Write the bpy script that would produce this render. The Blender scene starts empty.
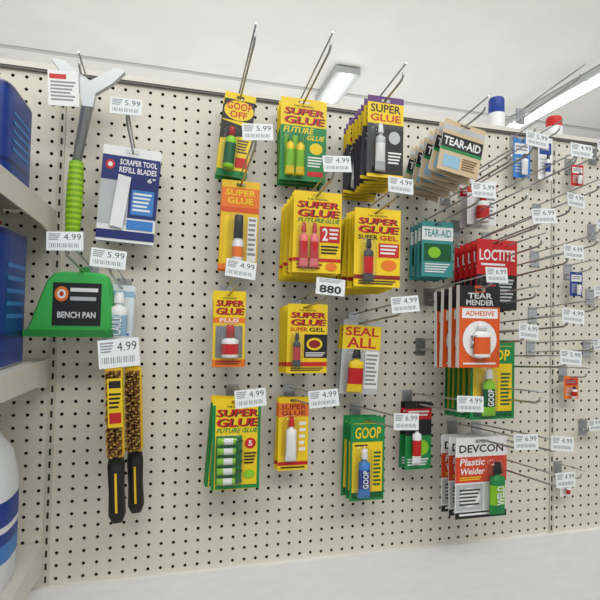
import bpy, math, random
from mathutils import Vector, Matrix
random.seed(4)
sc=bpy.context.scene
try: sc.view_settings.view_transform='Standard'
except Exception: pass
COL=sc.collection
# ------------------------------------------------ camera model
f=485.0; D=1.085; H0=1.45
psi=math.radians(14.3); th=math.radians(1.7); roll=math.radians(1.3)
cam=Vector((0,-D,H0))
F=Vector((math.sin(psi)*math.cos(th),math.cos(psi)*math.cos(th),math.sin(th)))
R=Vector((math.cos(psi),-math.sin(psi),0)); U=R.cross(F)
R2=R*math.cos(roll)+U*math.sin(roll); U2=U*math.cos(roll)-R*math.sin(roll); R,U=R2,U2
def P(u,v,d):
    r=F+R*((u-300)/f)+U*((300-v)/f)
    return cam+r*((-d-cam.y)/r.y)
def PC(u,v,z):
    r=F+R*((u-300)/f)+U*((300-v)/f)
    return cam+r*((z-cam.z)/r.z)
def area(box,d):
    u0,v0,u1,v1=box; um=(u0+u1)/2; vm=(v0+v1)/2
    a=P(u0,vm,d);b=P(u1,vm,d);c=P(um,v0,d);e=P(um,v1,d)
    return (a.x+b.x)/2,c.z,e.z,b.x-a.x,c.z-e.z
cd=bpy.data.cameras.new('camera'); co=bpy.data.objects.new('camera',cd); COL.objects.link(co)
cd.sensor_width=36; cd.lens=36*f/600; cd.clip_start=0.02
co.location=cam
M=Matrix((R,U,-F)).transposed(); co.rotation_euler=M.to_euler()
sc.camera=co
# ------------------------------------------------ materials
C=dict(yellow=(246,210,24),yel2=(238,194,32),red=(204,30,32),dred=(140,20,24),green=(22,136,70),dgreen=(12,92,50),lime=(140,205,40),
 black=(24,24,26),dgray=(60,62,66),gray=(140,142,146),lgray=(190,192,194),white=(238,238,238),orange=(238,122,34),dorange=(222,88,28),ored=(220,72,40),
 blue=(24,62,150),dblue=(22,40,112),lblue=(60,130,205),teal=(60,150,150),kraft=(208,186,150),kraft2=(170,135,95),purple=(96,52,120),
 cream=(216,210,194),brown=(120,80,40),pan=(62,186,84),pand=(35,140,58),brass=(190,150,70),sky=(150,190,215),pink=(235,120,120),grip=(165,208,30),gripd=(120,170,20))
def lin(c):
    return tuple(((x/255)/12.92 if x/255<=.04045 else ((x/255+.055)/1.055)**2.4) for x in c)+(1,)
MC={}
def mat(n,rough=.45,metal=0.):
    k=(n,rough,metal)
    if k in MC: return MC[k]
    m=bpy.data.materials.new('paint_'+n if isinstance(n,str) else 'paint'); m.use_nodes=True
    nt=m.node_tree; b=nt.nodes['Principled BSDF']
    c=lin(C[n]) if isinstance(n,str) else lin(n)
    b.inputs['Roughness'].default_value=rough; b.inputs['Metallic'].default_value=metal
    nz=nt.nodes.new('ShaderNodeTexNoise'); nz.inputs['Scale'].default_value=60
    rp=nt.nodes.new('ShaderNodeMixRGB'); rp.blend_type='MULTIPLY'; rp.inputs['Color1'].default_value=c; rp.inputs['Fac'].default_value=.12
    nt.links.new(nz.outputs['Fac'],rp.inputs['Color2']); nt.links.new(rp.outputs['Color'],b.inputs['Base Color'])
    MC[k]=m; return m
def clearmat():
    if 'clear' in MC: return MC['clear']
    m=bpy.data.materials.new('clear_plastic'); m.use_nodes=True; nt=m.node_tree; nt.nodes.clear()
    o=nt.nodes.new('ShaderNodeOutputMaterial'); mx=nt.nodes.new('ShaderNodeMixShader'); t=nt.nodes.new('ShaderNodeBsdfTransparent'); g=nt.nodes.new('ShaderNodeBsdfGlossy')
    fr=nt.nodes.new('ShaderNodeLayerWeight'); fr.inputs['Blend'].default_value=.3
    ad=nt.nodes.new('ShaderNodeMath'); ad.operation='MULTIPLY_ADD'; ad.inputs[1].default_value=.35; ad.inputs[2].default_value=.06
    g.inputs['Roughness'].default_value=.12; t.inputs['Color'].default_value=(.98,.985,.985,1)
    nt.links.new(fr.outputs['Facing'],ad.inputs[0]); nt.links.new(ad.outputs[0],mx.inputs[0]); nt.links.new(t.outputs[0],mx.inputs[1]); nt.links.new(g.outputs[0],mx.inputs[2]); nt.links.new(mx.outputs[0],o.inputs[0])
    MC['clear']=m; return m
def chrome():
    return mat('lgray',.3,.9)
def emis(n,c,s):
    m=bpy.data.materials.new(n); m.use_nodes=True; b=m.node_tree.nodes['Principled BSDF']
    b.inputs['Base Color'].default_value=(1,1,1,1); b.inputs['Emission Color'].default_value=c; b.inputs['Emission Strength'].default_value=s; return m
# ------------------------------------------------ text cache
TC={}
def textgeo(s,off=.012):
    if (s,off) in TC: return TC[(s,off)]
    cu=bpy.data.curves.new('t','FONT'); cu.body=s; cu.resolution_u=2; cu.offset=off
    o=bpy.data.objects.new('t',cu); COL.objects.link(o); bpy.context.view_layer.update()
    dg=bpy.context.evaluated_depsgraph_get(); e=o.evaluated_get(dg); me=e.to_mesh()
    vs=[(v.co.x,v.co.y) for v in me.vertices]; fs=[tuple(p.vertices) for p in me.polygons]
    e.to_mesh_clear(); bpy.data.objects.remove(o); bpy.data.curves.remove(cu)
    if not vs: TC[(s,off)]=([],[]); return TC[(s,off)]
    x0=min(v[0] for v in vs);x1=max(v[0] for v in vs);y0=min(v[1] for v in vs);y1=max(v[1] for v in vs)
    vs=[((x-x0)/max(x1-x0,1e-6),1-(y-y0)/max(y1-y0,1e-6)) for x,y in vs]
    TC[(s,off)]=(vs,fs); return TC[(s,off)]
# ------------------------------------------------ mesh builder
class MB:
    def __init__(s,W=1,H=1,hy=0,T=.001):
        s.W=W;s.H=H;s.hy=hy;s.T=T;s.v=[];s.f=[];s.m=[];s.sm=[];s.ml=[];s.lay=0
    def mi(s,m):
        if isinstance(m,(str,tuple)): m=mat(m)
        if m not in s.ml: s.ml.append(m)
        return s.ml.index(m)
    def add(s,vs,fs,m,sm=False):
        b=len(s.v); s.v+=[tuple(v) for v in vs]; i=s.mi(m)
        for q in fs: s.f.append(tuple(b+k for k in q)); s.m.append(i); s.sm.append(sm)
    def q(s,x,y,z=0): return ((x-.5)*s.W,-z,(s.hy-y)*s.H)
    def nz(s): s.lay+=1; return s.T+.00009*s.lay
    def poly(s,pts,m,z=None):
        z=s.nz() if z is None else z
        s.add([s.q(x,y,z) for x,y in pts],[tuple(range(len(pts)))],m)
    def r(s,x0,y0,x1,y1,m,z=None): s.poly([(x0,y1),(x1,y1),(x1,y0),(x0,y0)],m,z)
    def e(s,cx,cy,rx,ry,m,n=20): s.poly([(cx+rx*math.cos(2*math.pi*k/n),cy+ry*math.sin(2*math.pi*k/n)) for k in range(n)],m)
    def t(s,tx,x0,y0,x1,y1,m,rot=0,sk=0,z=None,off=.022):
        vs,fs=textgeo(tx,off); z=s.nz() if z is None else z
        o=[]
        for a,b in vs:
            if rot==90: a,b=b,1-a
            elif rot==-90: a,b=1-b,a
            o.append(s.q(x0+(x1-x0)*a+sk*(1-b),y0+(y1-y0)*b,z))
        s.add(o,fs,m)
    def l(s,x0,y0,x1,y1,n,m):
        z=s.nz(); st=(y1-y0)/n
        for k in range(n):
            w=(x1-x0)*(1-.25*((k*37)%7)/7); s.r(x0,y0+k*st,x0+w,y0+k*st+st*.5,m,z)
    def card(s,m,back='lgray',hole=True,edge=None):
        T=s.T
        hw=.12; h0=.03;h1=.07
        xs=[0,.5-hw,.5+hw,1]; ys=[0,h0,h1,1]
        for z,mm in((T,m),(0,back)):
            for i in range(3):
                for j in range(3):
                    if hole and i==1 and j==1: continue
                    s.add([s.q(xs[i],ys[j+1],z),s.q(xs[i+1],ys[j+1],z),s.q(xs[i+1],ys[j],z),s.q(xs[i],ys[j],z)],[(0,1,2,3)],mm)
        def wall(pts):
            for k in range(len(pts)):
                a=pts[k];b=pts[(k+1)%len(pts)]
                s.add([s.q(*a,0),s.q(*b,0),s.q(*b,T),s.q(*a,T)],[(0,1,2,3)],edge or m)
        wall([(0,0),(1,0),(1,1),(0,1)])
        if hole: wall([(xs[1],h0),(xs[2],h0),(xs[2],h1),(xs[1],h1)])
    def loft(s,rings,axis='z',n=16,ex=1.0,cap=True,cap0=True):
        b=len(s.v)
        for (t,cx,cy,rx,ry,m) in rings:
            for k in range(n):
                a=2*math.pi*(k+.5)/n; c,d=math.cos(a),math.sin(a)
                c=math.copysign(abs(c)**ex,c); d=math.copysign(abs(d)**ex,d)
                X,Y=cx+rx*c,cy+ry*d
                s.v.append((X,Y,t) if axis=='z' else ((t,Y,X) if axis=='x' else (X,t,Y)))
        for i in range(len(rings)-1):
            mi=s.mi(rings[i][5])
            for k in range(n):
                k2=(k+1)%n
                s.f.append((b+i*n+k,b+i*n+k2,b+(i+1)*n+k2,b+(i+1)*n+k)); s.m.append(mi); s.sm.append(True)
        if cap:
            for i in(0,len(rings)-1):
                if i==0 and not cap0: continue
                s.f.append(tuple(b+i*n+k for k in range(n))); s.m.append(s.mi(rings[max(0,i-1)][5] if i else rings[0][5])); s.sm.append(False)
    def wire(s,pts,r,m,n=8):
        pts=[Vector(p) for p in pts]; b=len(s.v)
        for i,p in enumerate(pts):
            t=(pts[min(i+1,len(pts)-1)]-pts[max(i-1,0)]).normalized()
            a=t.orthogonal().normalized() if abs(t.x)>.9 else Vector((1,0,0)); a=(a-t*a.dot(t)).normalized(); c=t.cross(a)
            for k in range(n):
                g=2*math.pi*k/n; s.v.append(tuple(p+a*(r*math.cos(g))+c*(r*math.sin(g))))
        mi=s.mi(m)
        for i in range(len(pts)-1):
            for k in range(n):
                k2=(k+1)%n; s.f.append((b+i*n+k,b+i*n+k2,b+(i+1)*n+k2,b+(i+1)*n+k)); s.m.append(mi); s.sm.append(True)
        for i in(0,len(pts)-1): s.f.append(tuple(b+i*n+k for k in range(n))); s.m.append(mi); s.sm.append(False)
    def bx(s,x0,y0,z0,x1,y1,z1,m):
        s.add([(x0,y0,z0),(x1,y0,z0),(x1,y1,z0),(x0,y1,z0),(x0,y0,z1),(x1,y0,z1),(x1,y1,z1),(x0,y1,z1)],[(0,3,2,1),(4,5,6,7),(0,1,5,4),(1,2,6,5),(2,3,7,6),(3,0,4,7)],m)
    def obj(s,name,parent=None,loc=(0,0,0),ry=0):
        me=bpy.data.meshes.new(name); me.from_pydata(s.v,[],s.f)
        for m in s.ml: me.materials.append(m)
        me.polygons.foreach_set('material_index',s.m); me.polygons.foreach_set('use_smooth',s.sm); me.update()
        o=bpy.data.objects.new(name,me); COL.objects.link(o); o.location=loc; o.rotation_euler=(0,ry,0)
        if parent: o.parent=parent
        return o
def tag(o,label,cat,group=None):
    o['label']=label; o['category']=cat
    if group: o['group']=group
def dup(o,loc,ry,rz=0):
    n=o.copy(); COL.objects.link(n); n.location=loc; n.rotation_euler=(0,ry,rz)
    for c in [x for x in COL.objects if x.parent==o]:
        k=c.copy(); COL.objects.link(k); k.parent=n
    return n
def run(B,ops):
    for o in ops:
        k=o[0]; a=o[1:]
        if k=='r':B.r(*a)
        elif k=='e':B.e(*a)
        elif k=='t':B.t(*a)
        elif k=='l':B.l(*a)
        elif k=='p':B.poly(*a)
# ------------------------------------------------ room
def struct(o): o['kind']='structure'; return o
ZT=P(180,91,0).z; ZB=P(555,532,0).z
def pegmat():
    m=bpy.data.materials.new('pegboard_paint'); m.use_nodes=True; nt=m.node_tree; b=nt.nodes['Principled BSDF']
    b.inputs['Roughness'].default_value=.5
    tc=nt.nodes.new('ShaderNodeTexCoord'); nz=nt.nodes.new('ShaderNodeTexNoise'); nz.inputs['Scale'].default_value=3; nz.inputs['Detail'].default_value=6
    cr=nt.nodes.new('ShaderNodeValToRGB'); cr.color_ramp.elements[0].color=lin((210,204,188)); cr.color_ramp.elements[1].color=lin((222,216,202))
    nt.links.new(tc.outputs['Object'],nz.inputs['Vector']); nt.links.new(nz.outputs['Fac'],cr.inputs['Fac']); nt.links.new(cr.outputs['Color'],b.inputs['Base Color']); return m
pm=pegmat()
XL=P(56,300,0).x; XR=P(552,330,0).x
def pegboard(name,x0,x1):
    B=MB(); p=.0254; nx=max(1,round((x1-x0)/p)); px=(x1-x0)/nx; nzc=round((ZT-ZB)/p); pz=(ZT-ZB)/nzc; r=.0034; n=16
    ring=[(math.cos(2*math.pi*k/n),math.sin(2*math.pi*k/n)) for k in range(n)]
    sq=[(c/max(abs(c),abs(s_)),s_/max(abs(c),abs(s_))) for c,s_ in ring]
    V=B.v;Fc=B.f; ip=B.mi(pm); ik=B.mi(mat((95,86,72),.8)); 
    for i in range(nx):
        for j in range(nzc):
            cx=x0+(i+.5)*px; cz=ZB+(j+.5)*pz; b=len(V)
            for a,c in sq: V.append((cx+a*px/2,0,cz+c*pz/2))
            for a,c in ring: V.append((cx+a*r,0,cz+c*r))
            for a,c in ring: V.append((cx+a*r,.005,cz+c*r))
            for k in range(n):
                k2=(k+1)%n
                Fc.append((b+k,b+k2,b+n+k2,b+n+k)); B.m.append(ip); B.sm.append(False)
                Fc.append((b+n+k,b+n+k2,b+2*n+k2,b+2*n+k)); B.m.append(ik); B.sm.append(False)
    B.add([(x0,.02,ZB),(x1,.02,ZB),(x1,.02,ZT),(x0,.02,ZT)],[(0,1,2,3)],mat((22,20,18),.9))
    return struct(B.obj(name))
pegboard('wall_left',XL-.62,XL-.006); pegboard('wall_back',XL+.006,XR-.006); pegboard('wall_right',XR+.006,XR+1.0)
for i,x in enumerate((XL,XR)):
    B=MB(); B.bx(x-.006,-.003,0,x+.006,.02,ZT,mat((202,197,182),.4))
    for k in range(int((ZT-.9)/.0254)): B.bx(x-.002,-.0034,.9+k*.0254,x+.002,-.003,.9+k*.0254+.013,mat('black',.8))
    struct(B.obj('trim_%d'%(i+1)))
B=MB(); B.bx(XL-.62,-.006,ZT,XR+1.0,.03,ZT+.005,mat((100,98,92),.5)); B.bx(XL-.62,-.008,ZT+.005,XR+1.0,.05,ZT+.016,mat((224,220,210),.4)); struct(B.obj('trim_3'))  # dark grey strip paints the top rail's shadow; pale cap above is the rail
B=MB(); B.bx(XL-.62,-.012,.02,XR+1.0,.03,ZB,mat((238,237,234),.4)); struct(B.obj('baseboard_back'))
B=MB(); B.bx(-8,-8,-.05,12,12,0,mat((175,172,165),.5)); struct(B.obj('floor'))
CH=3.6
B=MB(); B.bx(-8,-8,CH,12,12,CH+.05,mat((236,236,232),.8))
for k in range(7): B.bx(-8,-3+k*2.1,CH-.012,12,-2.96+k*2.1,CH,mat((200,201,198),.6))
struct(B.obj('ceiling'))
B=MB(); B.bx(-8,11.9,0,12,12,CH,mat((220,220,216),.8)); struct(B.obj('wall_rear'))
em=emis('fluorescent_tube_glow',(.97,.99,1,1),10)
def fixture(x,y0,y1):
    e=bpy.data.objects.new('fluorescent_ceiling_light',None); COL.objects.link(e); e.location=(x,(y0+y1)/2,CH); h=(y1-y0)/2
    tag(e,'long white fluorescent strip fixture mounted on the ceiling','ceiling light','ceiling strip lights')
    B=MB(); B.bx(-.11,-h,-.07,.11,h,-.012,mat((190,192,192),.4)); B.obj('fixture_body',e)
    B=MB(); B.loft([(-h+.02,0,-.085,.04,.02,em),(h-.02,0,-.085,.04,.02,em)],axis='y',n=10); B.obj('lamp_tube',e)
a=PC(345,80,CH-.08); b=PC(325,106,CH-.08); fixture((a.x+b.x)/2,a.y-.1,b.y)
a=PC(600,82,CH-.08); b=PC(508,130,CH-.08); fixture((a.x+b.x)/2,a.y-.3,b.y)
# ------------------------------------------------ hooks
SL=.1
def price_tag(price,w=.056,h=.033):
    B2=MB(w,h,.0,.0012); B2.card((226,230,232),hole=False)
    if price=='880':
        run(B2,[('l',.1,.06,.9,.3,3,'gray')]); B2.t('880',.12,.42,.88,.9,'black',off=.03)
    else:
        B2.t(price,.46,.12,.94,.44,'dgray',off=0.0)
        run(B2,[('l',.06,.1,.38,.5,4,'gray')])
        z=B2.nz()
        for k in range(16): B2.r(.08+k*.052,.62,.08+k*.052+(.026 if k%3 else .014),.84,'gray',z)
    return B2
def hook(x,z,L,price=None,lab='',tw=.053,th_=.03,ry=0,double=True):
    cm=chrome()
    B=MB()
    B.wire([(0,.004,0),(0,-.02,.02*SL),(0,-L*.5,L*.5*SL),(0,-L+.012,(L-.012)*SL),(0,-L+.003,L*SL+.003),(0,-L,L*SL+.012)],.0022,cm)
    o=B.obj('peg_hook',loc=(x,0,z))
    tag(o,('chrome wire hook with white price tag' if price else 'chrome wire hook without tag')+(', '+lab if lab else ''),'peg hook','wire hooks on the pegboard')
    P_=MB(); P_.bx(-.013,-.003,-.012,.013,.0,.03,cm); P_.wire([(-.008,.006,.024),(-.008,-.004,.024)],.002,cm); P_.wire([(.008,.006,.024),(.008,-.004,.024)],.002,cm); P_.obj('back_plate',o)
    if double:
        A=MB(); A.wire([(0,-.002,.024),(0,-L*.5,.024+L*.5*SL),(0,-L-.01,.024+L*SL)],.0017,cm); A.obj('label_arm',o)
    if price:
        t=price_tag(price,tw,th_).obj('price_tag',o,loc=(0,-L-.012,.034+L*SL)); t.rotation_euler=(math.radians(-6),math.radians(random.uniform(-7,7)),math.radians(ry*2))
        t['label']='small white paper price tag with printed numbers'
    return o
def product(name,lab,cat,box,d,n,gap,card,ops,parts=None,L=.25,price=None,group=None,T=.0012,roll=0,hy=.035,tag_s=1,back='lgray',jit=1.2,edge=None,hlab=''):
    cx,zt,zb,W,H=area(box,d)
    B=MB(W,H,hy,T); B.card(card,back,edge=edge); run(B,ops)
    hz=zt-hy*H
    o=B.obj(name,loc=(cx,-d,hz),ry=math.radians(roll)); tag(o,lab,cat,group)
    if parts:
        ps=parts(W,H,hy,T+.003)
        md=max(-v[1] for _,pb,_ in ps for v in pb.v)
        s_=min(1,(gap-.0018-T)/(md-T)) if n>1 else 1
        for pn,pb,pl in ps:
            pb.v=[(x,-(T+(-y-T)*s_),z) for x,y,z in pb.v]
            c=pb.obj(pn,o)
            if pl: c['label']=pl
    for k in range(1,n):
        dd=d-k*gap
        dup(o,(cx+random.uniform(-1,1)*.001,-dd,hz-(d-dd)*SL),math.radians(roll+random.uniform(-jit,jit)),math.radians(random.uniform(-.3,.3)))
    hook(cx,hz-d*SL,max(L,d+.03),price,hlab or 'carrying '+cat+'s',.053*tag_s,.03*tag_s,random.uniform(-5,5))
    return o
def G(W,H,hy,z):
    return (lambda fx:(fx-.5)*W),(lambda fy:(hy-fy)*H)
def gtube(W,H,hy,z,fx,y0,y1,r,cap,body,band,blabel=None):
    X,Z=G(W,H,hy,z); x=X(fx); a=Z(y0); b=Z(y1); L=a-b; yc=-(z+r)
    K=MB(); K.loft([(a,x,yc,r*.35,r*.35,cap),(a-L*.02,x,yc,r*.45,r*.45,cap),(a-L*.2,x,yc,r*.6,r*.6,cap),(a-L*.205,x,yc,r*.6,r*.6,cap)],n=14)
    T_=MB(); T_.loft([(a-L*.205,x,yc,r*.35,r*.35,body),(a-L*.25,x,yc,r*.4,r*.4,body),(a-L*.29,x,yc,r,r,body),(a-L*.42,x,yc,r,r*.97,band),(a-L*.75,x,yc,r*1.02,r*.7,band),(a-L*.8,x,yc,r*1.05,r*.55,body),(a-L*.95,x,yc,r*1.1,r*.15,body),(b,x,yc,r*1.1,r*.12,body)],n=16)
    if blabel:
        T_.W=W;T_.H=H;T_.hy=hy
        T_.t(blabel,fx-.5*r/W,y0+(y1-y0)*.42,fx+.5*r/W,y0+(y1-y0)*.78,'white',90,0,z+2*r+.0006)
    return [('glue_tube',T_,None),('screw_cap',K,None)]
def htube(W,H,hy,z,x0,x1,fy,r,cap,body,band):
    X,Z=G(W,H,hy,z); zc=Z(fy); a=X(x1); b=X(x0); L=a-b; yc=-(z+r)
    T_=MB(); T_.loft([(b,zc,yc,r*1.1,r*.15,body),(b+L*.12,zc,yc,r,r*.5,body),(b+L*.25,zc,yc,r,r*.8,band),(b+L*.6,zc,yc,r,r,body),(b+L*.72,zc,yc,r*.95,r*.95,cap),(b+L*.75,zc,yc,r*.5,r*.5,cap),(b+L*.97,zc,yc,r*.5,r*.5,cap),(a,zc,yc,r*.3,r*.3,cap)],axis='x',n=12)
    return [('glue_tube',T_,None)]
def blister(W,H,hy,z,x0,y0,x1,y1,dep):
    X,Z=G(W,H,hy,z); cx=(X(x0)+X(x1))/2; cz=(Z(y0)+Z(y1))/2; rx=(X(x1)-X(x0))/2; rz=(Z(y0)-Z(y1))/2; m=clearmat(); s=-(z-.001)
    b=MB(); b.loft([(s,cx,cz,rx*1.08,rz*1.04,m),(s-.001,cx,cz,rx,rz,m),(s-dep*.7,cx,cz,rx*.95,rz*.97,m),(s-dep,cx,cz,rx*.8,rz*.9,m)],axis='y',n=20,ex=.45,cap0=False)
    return [('clear_blister',b,'clear plastic blister')]
def bottle(W,H,hy,z,fx,y0,y1,r,cap,body,lab,ex=1,capf=.3,capr=.5):
    X,Z=G(W,H,hy,z); x=X(fx); a=Z(y0); b=Z(y1); L=a-b; yc=-(z+r)
    K=MB(); K.loft([(a,x,yc,r*capr*.8,r*capr*.8,cap),(a-L*.02,x,yc,r*capr,r*capr,cap),(a-L*capf,x,yc,r*capr*1.1,r*capr*1.1,cap)],n=16)
    T_=MB(); t=a-L*capf
    T_.loft([(t,x,yc,r*capr*.9,r*capr*.9,body),(t-L*.04,x,yc,r*.8,r*.8,body),(t-L*.09,x,yc,r,r,body),(t-L*.18,x,yc,r,r,lab),(b+L*.1,x,yc,r,r,body),(b+L*.02,x,yc,r,r,body),(b,x,yc,r*.9,r*.9,body)],n=20,ex=ex)
    return [('bottle',T_,None),('bottle_cap',K,None)]
def header():
    return [('t','THE ORIGINAL',.28,.082,.72,.106,'black'),('t','SUPER',.09,.126,.95,.208,'black',0,.03),('t','SUPER',.06,.12,.92,.202,'red',0,.03),
            ('t','GLUE',.09,.226,.95,.318,'black',0,.03),('t','GLUE',.06,.22,.92,.312,'red',0,.03)]
gG='yellow glue cards on hooks'
# --- super glue family
product('glue_card','yellow and green blister card with two small green glue tubes','glue package',(280,99,326,181),.06,3,.019,'yellow',
 header()+[('r',0,.34,1,1,'green'),('t','FUTURE',.06,.355,.7,.425,'yellow',0,.03),('t','GLUE',.56,.44,.94,.5,'yellow',0,.03),('r',.1,.46,.5,.95,'lime'),('e',.78,.6,.14,.07,'yellow'),('l',.6,.7,.94,.84,4,'white'),('r',.6,.88,.94,.94,'red')],
 lambda W,H,h,z:gtube(W,H,h,z,.2,.44,.95,W*.085,'green','yellow','lime')+gtube(W,H,h,z,.42,.44,.95,W*.085,'green','yellow','lime')+blister(W,H,h,z,.08,.43,.54,.96,.018),group=gG)
product('glue_card','yellow blister card with two red-capped small glue tubes','glue package',(293,192,341,273),.15,8,.0165,'yellow',
 header()+[('t','FUTURE',.08,.33,.62,.38,'green',0,.03),('t','GLUE',.64,.33,.94,.38,'green',0,.03),('r',.55,.42,.97,.62,'red'),('t','2',.6,.44,.72,.6,'white'),('l',.75,.45,.94,.6,3,'white'),('r',0,.82,1,.86,'red'),('l',.58,.66,.95,.78,3,'black'),('e',.8,.92,.12,.05,'orange'),('l',.08,.89,.6,.97,2,'dred')],
 lambda W,H,h,z:gtube(W,H,h,z,.2,.4,.94,W*.085,'red','pink','red')+gtube(W,H,h,z,.42,.4,.94,W*.085,'red','pink','red')+blister(W,H,h,z,.08,.39,.54,.95,.016),price='4.99',group=gG,jit=4)
product('glue_card','yellow card with black panel and dark gel glue tube','glue package',(287,304,327,373),.11,6,.0165,'yellow',
 header()+[('t','SUPER',.08,.34,.5,.4,'red'),('t','GEL',.54,.34,.94,.4,'black'),('r',.42,.44,1,.78,'black'),('e',.68,.58,.2,.09,'yellow'),('e',.68,.58,.15,.06,'dred'),('l',.46,.7,.95,.77,3,'white'),('r',0,.84,1,.9,'red'),('l',.1,.92,.9,.98,2,'black')],
 lambda W,H,h,z:gtube(W,H,h,z,.22,.42,.9,W*.09,'black','dgray','red')+blister(W,H,h,z,.08,.41,.37,.92,.016),price='880',tag_s=1.0,group=gG,jit=3)
product('glue_card','yellow blister card with single dark glue tube','glue package',(354,209,400,287),.16,8,.0165,'yellow',
 header()+[('t','SUPER',.08,.34,.5,.4,'black'),('t','GEL',.54,.34,.94,.4,'red'),('r',.52,.44,.97,.62,'red'),('l',.56,.46,.93,.6,3,'white'),('e',.75,.72,.17,.07,'orange'),('r',0,.85,1,.9,'dred'),('l',.1,.92,.9,.98,2,'black')],
 lambda W,H,h,z:gtube(W,H,h,z,.28,.4,.94,W*.1,'black','dgray','red')+blister(W,H,h,z,.12,.39,.46,.95,.016),price='4.99',group=gG,jit=4)
product('glue_card','yellow and orange blister card with white red-capped glue bottle','glue package',(213,291,245,367),.09,3,.024,'yellow',
 header()+[('r',0,.35,1,.42,'orange'),('t','PLUS',.2,.36,.8,.41,'white'),('r',.08,.46,.92,.88,'gray'),('r',0,.9,1,1,'orange'),('l',.1,.92,.9,.98,2,'dred')],
 lambda W,H,h,z:bottle(W,H,h,z,.52,.44,.87,W*.27,'red','white','red',capf=.4,capr=.45)+blister(W,H,h,z,.14,.42,.9,.89,W*.5),price='4.99',group=gG,jit=4)
product('glue_card','green-edged yellow card with five small glue tubes in a column','glue package',(212,398,260,489),.1,5,.0185,'yellow',
 [('r',0,0.075,.06,1,'green'),('r',.94,.075,1,1,'green')]+header()+[('t','FUTURE',.08,.33,.56,.38,'green',0,.03),('t','GLUE',.6,.33,.92,.38,'green',0,.03),('r',.08,.41,.62,.94,'green'),('e',.79,.5,.12,.06,'red'),('t','5',.75,.47,.83,.53,'white'),('l',.67,.6,.92,.74,4,'black'),('e',.78,.84,.12,.05,'lime'),('r',.08,.95,.94,.99,'green')],
 lambda W,H,h,z:sum([htube(W,H,h,z,.1,.62,.46+k*.108,H*.036,'dgreen','lime','white') for k in range(5)],[])+blister(W,H,h,z,.07,.41,.65,.945,.014),price='4.99',group=gG,jit=4)
product('glue_card','small yellow card with upright white glue tube and red base','glue package',(278,397,308,470),.05,2,.02,'yellow',
 [('r',0,.08,1,.27,'orange'),('t','SUPER',.08,.1,.92,.17,'dred'),('t','GLUE',.1,.185,.9,.25,'dred'),('r',.1,.3,.9,.8,'yel2'),('l',.7,.34,.92,.78,5,'white'),('r',0,.88,1,.93,'red'),('l',.1,.95,.9,.99,1,'black')],
 lambda W,H,h,z:gtube(W,H,h,z,.4,.26,.86,W*.17,'red','white','white')+blister(W,H,h,z,.14,.25,.66,.87,.016),price='4.99',group=gG)
product('repair_adhesive_card','black and purple blister card with pale tube','glue package',(367,97,403,178),.17,9,.0185,'purple',
 [('r',0,.08,1,.34,'yellow'),('t','SUPER',.08,.1,.92,.2,'black'),('t','GLUE',.08,.22,.92,.31,'red'),('r',.0,.34,1,.96,'dgray'),('p',[(.1,.96),(.5,.4),(1,.4),(1,.96)],'black'),('e',.75,.5,.16,.08,'lgray'),('l',.58,.68,.95,.84,4,'white'),('r',0,.96,1,1,'yellow')],
 lambda W,H,h,z:gtube(W,H,h,z,.32,.36,.94,W*.13,'white','lgray','white')+blister(W,H,h,z,.12,.35,.52,.95,.02),L=.25,group='dark adhesive cards on a hook',jit=4)
# --- others
product('adhesive_remover_card','yellow and black header card with green remover bottle','remover package',(224,94,255,178),.06,2,.026,'yellow',
 [('r',0,.08,1,.33,'black'),('e',.5,.205,.48,.12,'yellow'),('t','GOOF',.1,.11,.9,.2,'red'),('t','OFF',.22,.215,.78,.295,'red'),('p',[(0,.34),(1,.4),(1,.48),(0,.56)],'black'),('l',.56,.55,.92,.72,5,'dgray'),('r',.0,.92,1,1,'green'),('r',.56,.76,.95,.88,'red')],
 lambda W,H,h,z:bottle(W,H,h,z,.34,.44,.93,W*.18,'red','lime','dgreen',capf=.22)+blister(W,H,h,z,.1,.42,.6,.95,.022),roll=5,group='stain remover cards')
product('brush_glue_card','orange and yellow card with black-capped brush bottle','glue package',(221,181,259,270),.06,2,.026,'yel2',
 [('r',0,.08,1,.3,'orange'),('t','SUPER',.1,.1,.9,.17,'yellow'),('t','GLUE',.16,.19,.84,.26,'yellow'),('r',0,.3,1,.36,'dorange'),('r',.1,.4,.66,.93,'yellow'),('r',.72,.4,.96,.9,'white'),('l',.74,.42,.94,.86,8,'gray'),('r',0,.94,1,1,'orange')],
 lambda W,H,h,z:bottle(W,H,h,z,.46,.4,.92,W*.15,'black','white','orange',capf=.5,capr=.75)+blister(W,H,h,z,.2,.38,.68,.94,.024),price='5.99',roll=1)
product('sealant_tube_bag','clear bag with yellow and red crimped adhesive tube','glue package',(343,320,381,394),.06,2,.026,'lgray',
 [('r',0,.075,1,.4,'yellow'),('t','SEAL',.06,.1,.94,.22,'red'),('t','ALL',.12,.24,.88,.38,'red'),('r',.62,.42,.98,.92,'white'),('l',.65,.46,.95,.9,8,'gray')],
 lambda W,H,h,z:gtube(W,H,h,z,.34,.4,.97,W*.19,'black','yellow','red')+blister(W,H,h,z,.08,.4,.6,.98,.022),price='4.99',roll=3)
GO=[('r',.06,.075,.94,.97,'yellow'),('r',.06,.08,.94,.3,'green'),('t','GOOP',.12,.12,.88,.26,'yellow',0,.02),('l',.12,.33,.5,.37,1,'black'),('l',.68,.42,.9,.85,9,'dgreen'),('r',.06,.9,.94,.97,'dgreen')]
product('adhesive_card','green-bordered yellow blister card with blue adhesive tube','glue package',(350,417,384,500),.08,3,.024,'green',GO,
 lambda W,H,h,z:gtube(W,H,h,z,.36,.36,.95,W*.16,'white','lblue','blue','GOOP')+blister(W,H,h,z,.12,.35,.6,.96,.022),price='6.99',group='green bordered adhesive cards')
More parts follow.
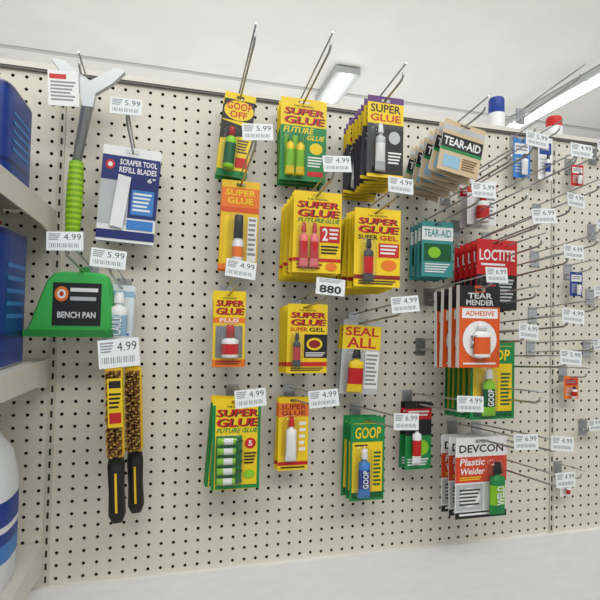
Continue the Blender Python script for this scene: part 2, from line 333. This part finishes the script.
product('adhesive_card','green and yellow blister card with upright green tube','glue package',(470,340,514,419),.15,6,.02,'green',GO,
 lambda W,H,h,z:gtube(W,H,h,z,.36,.36,.95,W*.14,'white','lime','dgreen','GOOP')+blister(W,H,h,z,.14,.35,.58,.96,.022),price='6.99',group='green bordered adhesive cards')
product('patch_kit_card','kraft brown patch kit card with dark banner and white edges','patch kit',(444,125,485,176),.19,8,.021,'kraft',
 [('r',0,.09,1,.2,'lgray'),('r',.0,.28,1,.54,'black'),('t','TEAR-AID',.05,.33,.95,.49,'white'),('r',.0,.54,1,.6,'green'),('r',.1,.68,.5,.92,'sky'),('l',.56,.68,.92,.92,5,'brown')],None,L=.26,T=.0025,group='kraft patch kits on a hook',roll=10,edge='white',jit=5)
product('repair_patch_card','teal patch card with clear vinyl sheets','patch kit',(421,222,452,277),.09,4,.018,'teal',
 [('r',0,.1,1,.34,'white'),('t','TEAR-AID',.06,.14,.94,.28,'teal'),('r',.06,.4,.94,.72,'dgreen'),('e',.4,.56,.2,.1,'lime'),('l',.1,.76,.9,.94,4,'white')],None,price='5.99',T=.004)
product('white_bottle_bag','white bottle with red label on hanging card','glue package',(467,180,496,225),.08,2,.03,'white',
 [('r',0,.1,1,.3,'red'),('l',.1,.14,.9,.26,2,'white'),('l',.65,.4,.95,.9,6,'gray')],
 lambda W,H,h,z:bottle(W,H,h,z,.4,.3,.97,W*.2,'red','white','red'),price='5.99')
product('threadlocker_card','red card with white lettering above black panel','glue package',(476,240,516,310),.14,5,.022,'red',
 [('t','LOCTITE',.06,.14,.94,.3,'white'),('l',.1,.34,.7,.4,1,'white'),('r',0,.5,1,1,'black'),('r',.08,.56,.48,.92,'dgray'),('l',.54,.56,.92,.9,7,'lgray')],
 lambda W,H,h,z:gtube(W,H,h,z,.28,.45,.94,W*.12,'red','dgray','red'),price='6.99',T=.003,group='red adhesive cards',L=.27)
product('narrow_adhesive_card','dark card with green panel and red stripe','glue package',(405,402,431,469),.06,2,.024,'black',
 [('r',0,.1,1,.26,'red'),('l',.1,.13,.9,.23,2,'white'),('r',0,.5,1,1,'green'),('e',.6,.68,.3,.12,'lime'),('l',.1,.84,.9,.96,3,'white')],
 lambda W,H,h,z:gtube(W,H,h,z,.35,.28,.9,W*.16,'black','white','red'),price='4.99')
product('fabric_adhesive_box','orange and white boxed card with small white adhesive bottle','glue package',(456,286,496,367),.2,4,.03,'dorange',
 [('r',0,.0,.37,.2,'black'),('r',.63,.0,1,.2,'black'),('r',0,.085,1,.26,'black'),('t','TEAR',.2,.09,.8,.16,'white'),('t','MENDER',.16,.175,.84,.24,'white'),('r',.06,.28,.94,.4,'white'),('t','ADHESIVE',.14,.31,.86,.37,'dorange'),('e',.5,.66,.42,.23,'white'),('l',.1,.94,.9,.98,1,'white')],
 lambda W,H,h,z:bottle(W,H,h,z,.5,.46,.87,W*.2,'white','white','dorange',capf=.22),price='6.99',T=.012,back='white',edge='white',group='orange boxed adhesives on a hook',jit=1.5)
product('plastic_adhesive_card','white, orange-red and black card with green adhesive tube','glue package',(455,437,506,517),.12,3,.03,'white',
 [('t','DEVCON',.07,.09,.93,.19,'black'),('r',0,.24,1,.56,'ored'),('t','Plastic',.08,.26,.56,.35,'white',0,.02),('t','Welder',.08,.38,.56,.46,'white',0,.02),('l',.08,.49,.5,.54,2,'yellow'),('r',.02,.58,.53,.9,'lgray'),('e',.28,.74,.2,.12,'white'),('l',.08,.64,.48,.86,5,'dgray'),('r',0,.92,1,1,'black'),('l',.08,.94,.9,.99,1,'white')],
 lambda W,H,h,z:gtube(W,H,h,z,.74,.3,.95,W*.14,'black','green','lime','WELD')+blister(W,H,h,z,.56,.29,.92,.96,.022),price='6.99',group='red white and black adhesive cards')
product('blade_refill_card','blue and white card with long steel scraper blades','blade pack',(102,148,160,243),.06,2,.014,'white',
 [('r',0,.1,1,.36,'dblue'),('t','SCRAPER TOOL',.3,.13,.95,.19,'white'),('t','REFILL BLADES',.3,.21,.95,.27,'white'),('e',.14,.2,.08,.05,'red'),('e',.14,.2,.04,.025,'white'),('r',.0,.36,.5,.82,'lgray'),('r',.5,.36,1,.74,'dblue'),('r',.55,.44,.94,.7,'lblue'),('l',.58,.47,.9,.68,5,'white'),('r',.0,.88,1,.97,'dblue'),('r',.5,.76,.96,.86,'lblue'),('t','6"',.8,.3,.94,.35,'white')],
 lambda W,H,h,z:[('steel_blade',(lambda b:(b.add([b.q(.3,.3,z),b.q(.52,.32,z),b.q(.44,.86,z),b.q(.22,.84,z),b.q(.3,.3,z+.003),b.q(.52,.32,z+.003),b.q(.44,.86,z+.003),b.q(.22,.84,z+.003)],[(0,1,2,3),(7,6,5,4),(0,4,5,1),(1,5,6,2),(2,6,7,3),(3,7,4,0)],mat('white',.4,.1)),b)[1])(MB(W,H,h)),'pale steel blade')],
 price='5.99',L=.19,roll=3)
# right-hand small packages
sm=[((513,139,530,178),'lblue','white'),((538,138,552,180),'white','blue'),((571,165,583,186),'red','white'),((570,272,582,296),'blue','white'),((564,376,578,399),'orange','red'),((560,474,571,496),'white','red')]
for i,(bx,c1,c2) in enumerate(sm):
    cw={'lblue':'light blue','blue':'blue','red':'red','orange':'orange','white':'white'}[c1]
    product('small_hanging_packet','small '+cw+' hanging packet on the pegboard','small packet',bx,.03,1,.01,c1,[('r',.08,.12,.92,.4,c2),('l',.15,.18,.85,.34,2,'gray'),('l',.12,.5,.88,.9,5,'lgray')],
     lambda W,H,h,z:gtube(W,H,h,z,.5,.42,.95,W*.16,'black','white',c2),L=.08,price=None,group='small packets')
# extra hooks with tags
for (u,v,pr,L) in [(491,205,'4.99',.275),(486,244,'4.99',.275),(484,284,'4.99',.275),(482,334,'4.99',.28),(480,366,'5.99',.28),(476,433,'4.99',.27),(478,461,'4.99',.27),(420,350,None,.22),(445,200,None,.25),(520,120,None,.2),(592,160,'4.99',.03),(470,268,None,.25),(465,310,None,.25),(468,395,None,.25),(455,232,None,.26),(536,215,None,.2),(534,262,None,.2),(532,318,None,.2),(530,352,None,.2),(591,235,'4.99',.03),(589,300,'4.99',.03),(586,352,'4.99',.03),(582,430,'4.99',.03)]:
    p=P(u,v,0); hook(p.x,p.z,L,pr,'empty',.05,.028,random.uniform(-5,5))
# ------------------------------------------------ long scraper
cx,zt,zb,W,H=area((48,68,122,238),.06)
B=MB(W,H,.12,.004); al=mat('lgray',.35,.6)
e=bpy.data.objects.new('floor_scraper',None); COL.objects.link(e); e.location=(cx,-.06,zt-.12*H); tag(e,'aluminium long-handled scraper with bright green ribbed grip','scraper')
X,Z=G(W,H,.12,0)
x0=X(.53);x1=X(.4)
B.loft([(Z(.2),x0,-.012,.012,.010,al),(Z(.57),x1,-.012,.0085,.008,al)],n=16); B.obj('shaft',e)
B=MB(W,H,.12,.004)
pts=[(.03,.0),(.2,.09),(.42,.17),(.46,.25),(.6,.25),(.63,.17),(.85,.1),(1.02,.02),(.9,.0),(.55,.1),(.2,.0)]
fr=[B.q(x,y,.022) for x,y in pts]; bk=[B.q(x,y,.008) for x,y in pts]; n=len(pts)
B.add(fr+bk,[tuple(range(n)),tuple(range(2*n-1,n-1,-1))]+[(k,(k+1)%n,n+(k+1)%n,n+k) for k in range(n)],mat((195,198,200),.35,.3)); B.obj('blade_head',e)
B=MB(W,H,.12); rg=[]
N=26
for k in range(N+1):
    t=k/N; r=.0125+.0022*math.sin(math.pi*t)+(.0008 if k%2 else 0); rg.append((Z(.57+.42*t),x1-.003*t,-.012,r,r*.9,'grip' if k%2 else 'gripd'))
rg=[(Z(.565),x1,-.012,.008,.008,'gripd')]+rg+[(Z(1.0),x1-.003,-.012,.007,.007,'gripd')]
B.loft(rg,n=18); B.obj('grip',e)
B=MB(W*.4,H*.2,0,.001); B.card('white',hole=False); run(B,[('r',.05,.1,.6,.24,'red'),('l',.08,.3,.9,.9,6,'gray')]); B.obj('paper_label',e,loc=(X(.2),-.026,Z(.07)),ry=-.06)
p=P(88,95,0); hook(p.x,p.z,.1,None,'behind the scraper')
# ------------------------------------------------ pan
cx,zt,zb,W,H=area((28,272,114,334),.1)
pts=[(.0,.97),(.05,.8),(.16,.35),(.22,.14),(.3,.03),(.4,.0),(.82,.0),(.92,.05),(.97,.2),(1.0,.8),(1.0,.95),(.97,1.0),(.04,1.0)]
def shell(B,pts,z0,z1,m,inset=.93):
    n=len(pts); mx=sum(p[0] for p in pts)/n; my=sum(p[1] for p in pts)/n
    a=[B.q(x,y,z0) for x,y in pts]; b=[B.q(x,y,z1*.75) for x,y in pts]; c=[B.q(mx+(x-mx)*inset,my+(y-my)*inset,z1) for x,y in pts]
    B.add(a+b+c,[tuple(range(n))]+[(k,(k+1)%n,n+(k+1)%n,n+k) for k in range(n)]+[(n+k,n+(k+1)%n,2*n+(k+1)%n,2*n+k) for k in range(n)]+[tuple(2*n+k for k in range(n))],m)
B=MB(W,H,.06,.0); shell(B,pts,0,.035,'pan'); 
o=B.obj('mud_pan',loc=(cx,-.08,zt-.06*H)); tag(o,'bright green plastic pan with black label hanging on hook','pan')
B=MB(W,H,.06); shell(B,[(-.02,.93),(1.01,.93),(1.01,1.04),(-.02,1.04)],.0,.042,'pand',.98); B.obj('front_lip',o)
B=MB(W,H,.06,.036); B.r(.3,.18,.86,.86,'black'); run(B,[('e',.4,.36,.08,.12,'orange'),('e',.4,.36,.05,.075,'white'),('e',.4,.36,.025,.04,'red'),('l',.5,.26,.82,.38,1,'white'),('l',.5,.4,.8,.52,1,'lgray'),('t','BENCH PAN',.36,.64,.8,.74,'white')]); B.obj('printed_label',o)
B=MB(W,H,.06); B.add([B.q(.55,-.1,.0),B.q(.68,-.1,.0),B.q(.68,.05,.0),B.q(.55,.05,.0),B.q(.55,-.1,.003),B.q(.68,-.1,.003),B.q(.68,.05,.003),B.q(.55,.05,.003)],[(0,1,2,3),(4,5,6,7),(0,1,5,4),(1,2,6,5),(2,3,7,6),(3,0,4,7)],'pand'); B.obj('hanging_tab',o)
hook(cx+.12*W,zt-.008,.25,'4.99','carrying green pan')
# ------------------------------------------------ white caulk tube on card
product('caulk_tube_pack','white squeeze tube of filler with blue print','filler tube',(106,285,134,345),.08,2,.034,(225,232,236),
 [('r',0,.1,1,.2,'sky'),('l',.1,.8,.9,.95,2,'lblue')],
 lambda W,H,h,z:gtube(W,H,h,z,.5,.12,1.02,W*.34,'white','white','sky','CAULK'),price='5.99',roll=2)
# ------------------------------------------------ wire brushes
def brush(px,py0,py1,d,roll,w):
    a=P(px,py0,d); b=P(px,py1,d); L=a.z-b.z
    B=MB(); ye='yel2'
    B.loft([(0,0,0,w*.7,.006,ye),(-.006,0,0,w,.008,ye),(-L*.56,0,0,w,.008,ye),(-L*.6,0,0,w*.75,.008,'black')],n=16,ex=.6)
    o=B.obj('wire_brush',loc=(a.x,a.y,a.z),ry=math.radians(roll)); tag(o,'wire brush with yellow head, brass bristles and black handle','wire brush','wire brushes on a hook')
    K=MB(); K.loft([(-L*.58,0,0,w*.78,.0095,'black'),(-L*.64,0,0,w*.95,.012,'black'),(-L*.8,0,0,w*.85,.013,'black'),(-L*.95,0,0,w*.95,.012,'black'),(-L,0,0,w*.6,.008,'black')],n=16,ex=.7)
    K.bx(-.002,-.0135,-L*.93,.002,-.0118,-L*.68,ye); K.obj('handle',o)
    T=MB()
    for i in range(5):
        for j in range(30):
            x=(i-2)*w*.33; z=-.01-j*(L*.54/30); dx=random.uniform(-.002,.002); dz=random.uniform(-.002,.002)
            T.add([(x-.0018,-.007,z-.002),(x+.0018,-.007,z-.002),(x+.0018,-.007,z+.002),(x-.0018,-.007,z+.002),(x+dx-.002,-.03,z+dz-.0016),(x+dx+.002,-.03,z+dz-.0016),(x+dx+.002,-.03,z+dz+.0016),(x+dx-.002,-.03,z+dz+.0016)],[(4,5,6,7),(0,1,5,4),(1,2,6,5),(2,3,7,6),(3,0,4,7)],'brass' if (i+j)%3==0 else 'brown')
    T.obj('bristles',o)
    return o
o=brush(114,366,522,.1,-3,.0165); brush(133,366,512,.055,-3,.0165)
B=MB(.026,.09,0,.031); B.card('yellow',hole=False); run(B,[('r',.1,.05,.9,.2,'black'),('r',.1,.7,.9,.92,'red'),('l',.1,.3,.9,.65,4,'black')]); B.obj('paper_sleeve',o,loc=(.004,0,-.02))
p=P(128,362,.08); hook(p.x,p.z-.004,.25,'4.99','carrying wire brushes',.062,.045)
# ------------------------------------------------ shelves + cans + jugs
SX1=XL-.008; SX0=XL-.62
def shelf(zt_,dep=.44,th=.035):
    B=MB(); wm=mat((222,218,208),.45)
    B.bx(SX0,-dep,zt_-.003,SX1,-.004,zt_,wm); B.bx(SX0,-dep-.004,zt_-th,SX1,-dep,zt_+.004,wm)
    B.bx(SX0,-dep,zt_-th,SX0+.02,-.004,zt_-th+.003,wm)
    o=B.obj('metal_shelf'); tag(o,'cream painted steel shelf holding cans or jugs','shelf','steel shelves')
    K=MB(); v=[(SX1,-.004,zt_),(SX1,-dep,zt_),(SX1,-dep,zt_-th),(SX1,-.1,zt_-th-.01),(SX1,-.004,zt_-.06)]
    v2=[(x+.003,y,z) for x,y,z in v]; K.add(v+v2,[(0,1,2,3,4),(9,8,7,6,5)]+[(k,(k+1)%5,5+(k+1)%5,5+k) for k in range(5)],wm); K.obj('side_bracket',o)
    for k in range(3):
        U_=MB(); x=SX0+.1+k*.2; U_.bx(x,-dep+.01,zt_-.02,x+.02,-.01,zt_-.003,wm); q=U_.obj('support_rib',o)
S1=H0+.2;S2=H0-.1;S3=H0-.47
for z in (S1,S2,S3): shelf(z)
def can(x,y,z,h,hw,hd):
    B=MB(); bl=mat('blue',.35,.1); db=mat('dblue',.35,.1); rm=mat('lgray',.3,.8)
    B.loft([(0,0,0,hw*.98,hd*.98,rm),(.004,0,0,hw,hd,bl),(h*.2,0,0,hw,hd,db),(h*.25,0,0,hw,hd,bl),(h*.93,0,0,hw,hd,db),(h*.97,0,0,hw,hd,rm),(h*.985,0,0,hw*.98,hd*.98,rm),(h*.975,0,0,hw*.94,hd*.93,rm)],n=28,ex=.35)
    for k in range(5): B.bx(-hw*.7,-hd-.0006,h*(.35+.09*k),hw*(.6-.1*(k%3)),-hd,h*(.385+.09*k),'white'); B.bx(hw,-hd*.6,h*(.35+.09*k),hw+.0006,hd*(.6-.1*(k%2)),h*(.38+.09*k),'lblue')
    o=B.obj('solvent_can',loc=(x,y,z)); tag(o,'blue rectangular metal solvent can standing on shelf','can','blue solvent cans')
    K=MB(); K.loft([(h*.975,0,0,.016,.016,'red'),(h*.975+.018,0,0,.016,.016,'red')],n=20); K.obj('screw_cap',o)
for zz,hh in ((S1,.165),(S2,.235)):
    for i in range(2):
        for j in range(2): can(SX1-.062-i*.1,-.33+j*.17,zz+.0005,hh,.042,.075)
def jug(x,y,z):
    B=MB(); wh=mat((232,236,240),.35); s=.78
    B.loft([(0,0,0,.055*s,.07*s,wh),(.01,0,0,.063*s,.078*s,wh),(.17,0,0,.064*s,.079*s,wh),(.22,0,.0,.052*s,.066*s,wh),(.25,0,.0,.03*s,.036*s,wh),(.262,0,0,.017,.017,wh),(.27,0,0,.017,.017,wh)],n=28,ex=.7)
    o=B.obj('plastic_jug',loc=(x,y,z)); tag(o,'white plastic jug with blue label and white cap','jug','white jugs on the lower shelf')
    K=MB(); K.loft([(.268,0,0,.02,.02,'white'),(.288,0,0,.019,.019,'white')],n=20); K.obj('screw_cap',o)
    A=MB(); A.wire([(0,-.014,.258),(0,-.034,.263),(0,-.054,.245),(0,-.059,.215),(0,-.05,.19)],.007,wh,10); A.obj('handle',o)
    T=MB(); q=lambda t,k,c:(t,0,0,.0645*s*k,.0795*s*k,c)
    T.loft([q(.05,1,'lblue'),q(.08,1.004,'blue'),q(.1,1.004,'white'),q(.11,1.004,'blue'),q(.15,1.004,'blue'),q(.151,1,'blue')],n=28,ex=.7,cap=False); q=T.obj('printed_label',o); q['label']='blue wrap-around label'
for i in range(2):
    for j in range(2): jug(SX1-.062-i*.11,-.3+j*.15,S3+.0005)
# ------------------------------------------------ cans on top of fixture
for (u,v,c,cn) in ((486,106,'blue','blue'),(542,124,'red','red')):
    p=P(u,v,-.07); zb_=ZT+.016; h=max(p.z-zb_,.03)
    B=MB(); B.loft([(0,0,0,.022,.022,'lgray'),(.004,0,0,.022,.022,'white'),(h*.5,0,0,.022,.022,'lgray'),(h*.55,0,0,.018,.018,'lgray')],n=20)
    o=B.obj('spray_can',loc=(p.x,.025+.0,zb_+.0005)); tag(o,'small spray can with '+cn+' cap standing on top rail','spray can')
    K=MB(); K.loft([(h*.5,0,0,.021,.021,c),(h*.95,0,0,.02,.02,c),(h,0,0,.018,.018,c)],n=20); K.obj('spray_cap',o)
# ------------------------------------------------ lights
w=bpy.data.worlds.new('world'); sc.world=w; w.use_nodes=True; w.node_tree.nodes['Background'].inputs[0].default_value=(.95,.98,1,1); w.node_tree.nodes['Background'].inputs[1].default_value=.74
def al_(n,loc,sx,sy,en,rot=(0,0,0)):
    l=bpy.data.lights.new(n,'AREA'); l.shape='RECTANGLE'; l.size=sx; l.size_y=sy; l.energy=en; l.color=(.99,1,.98)
    o=bpy.data.objects.new(n,l); COL.objects.link(o); o.location=loc; o.rotation_euler=rot
al_('aisle_lamp',(.3,-2.4,3.45),4,.8,74,(math.radians(22),0,0))
al_('aisle_lamp_near',(.3,-.9,3.45),3.5,.4,17)
al_('aisle_lamp_beyond',(1.5,5,3.3),4,2,60)
al_('added_ceiling_fill',(1,3.4,1.2),6,5,112,(math.pi,0,0))  # added fill aimed upward to brighten the ceiling, not a store lamp
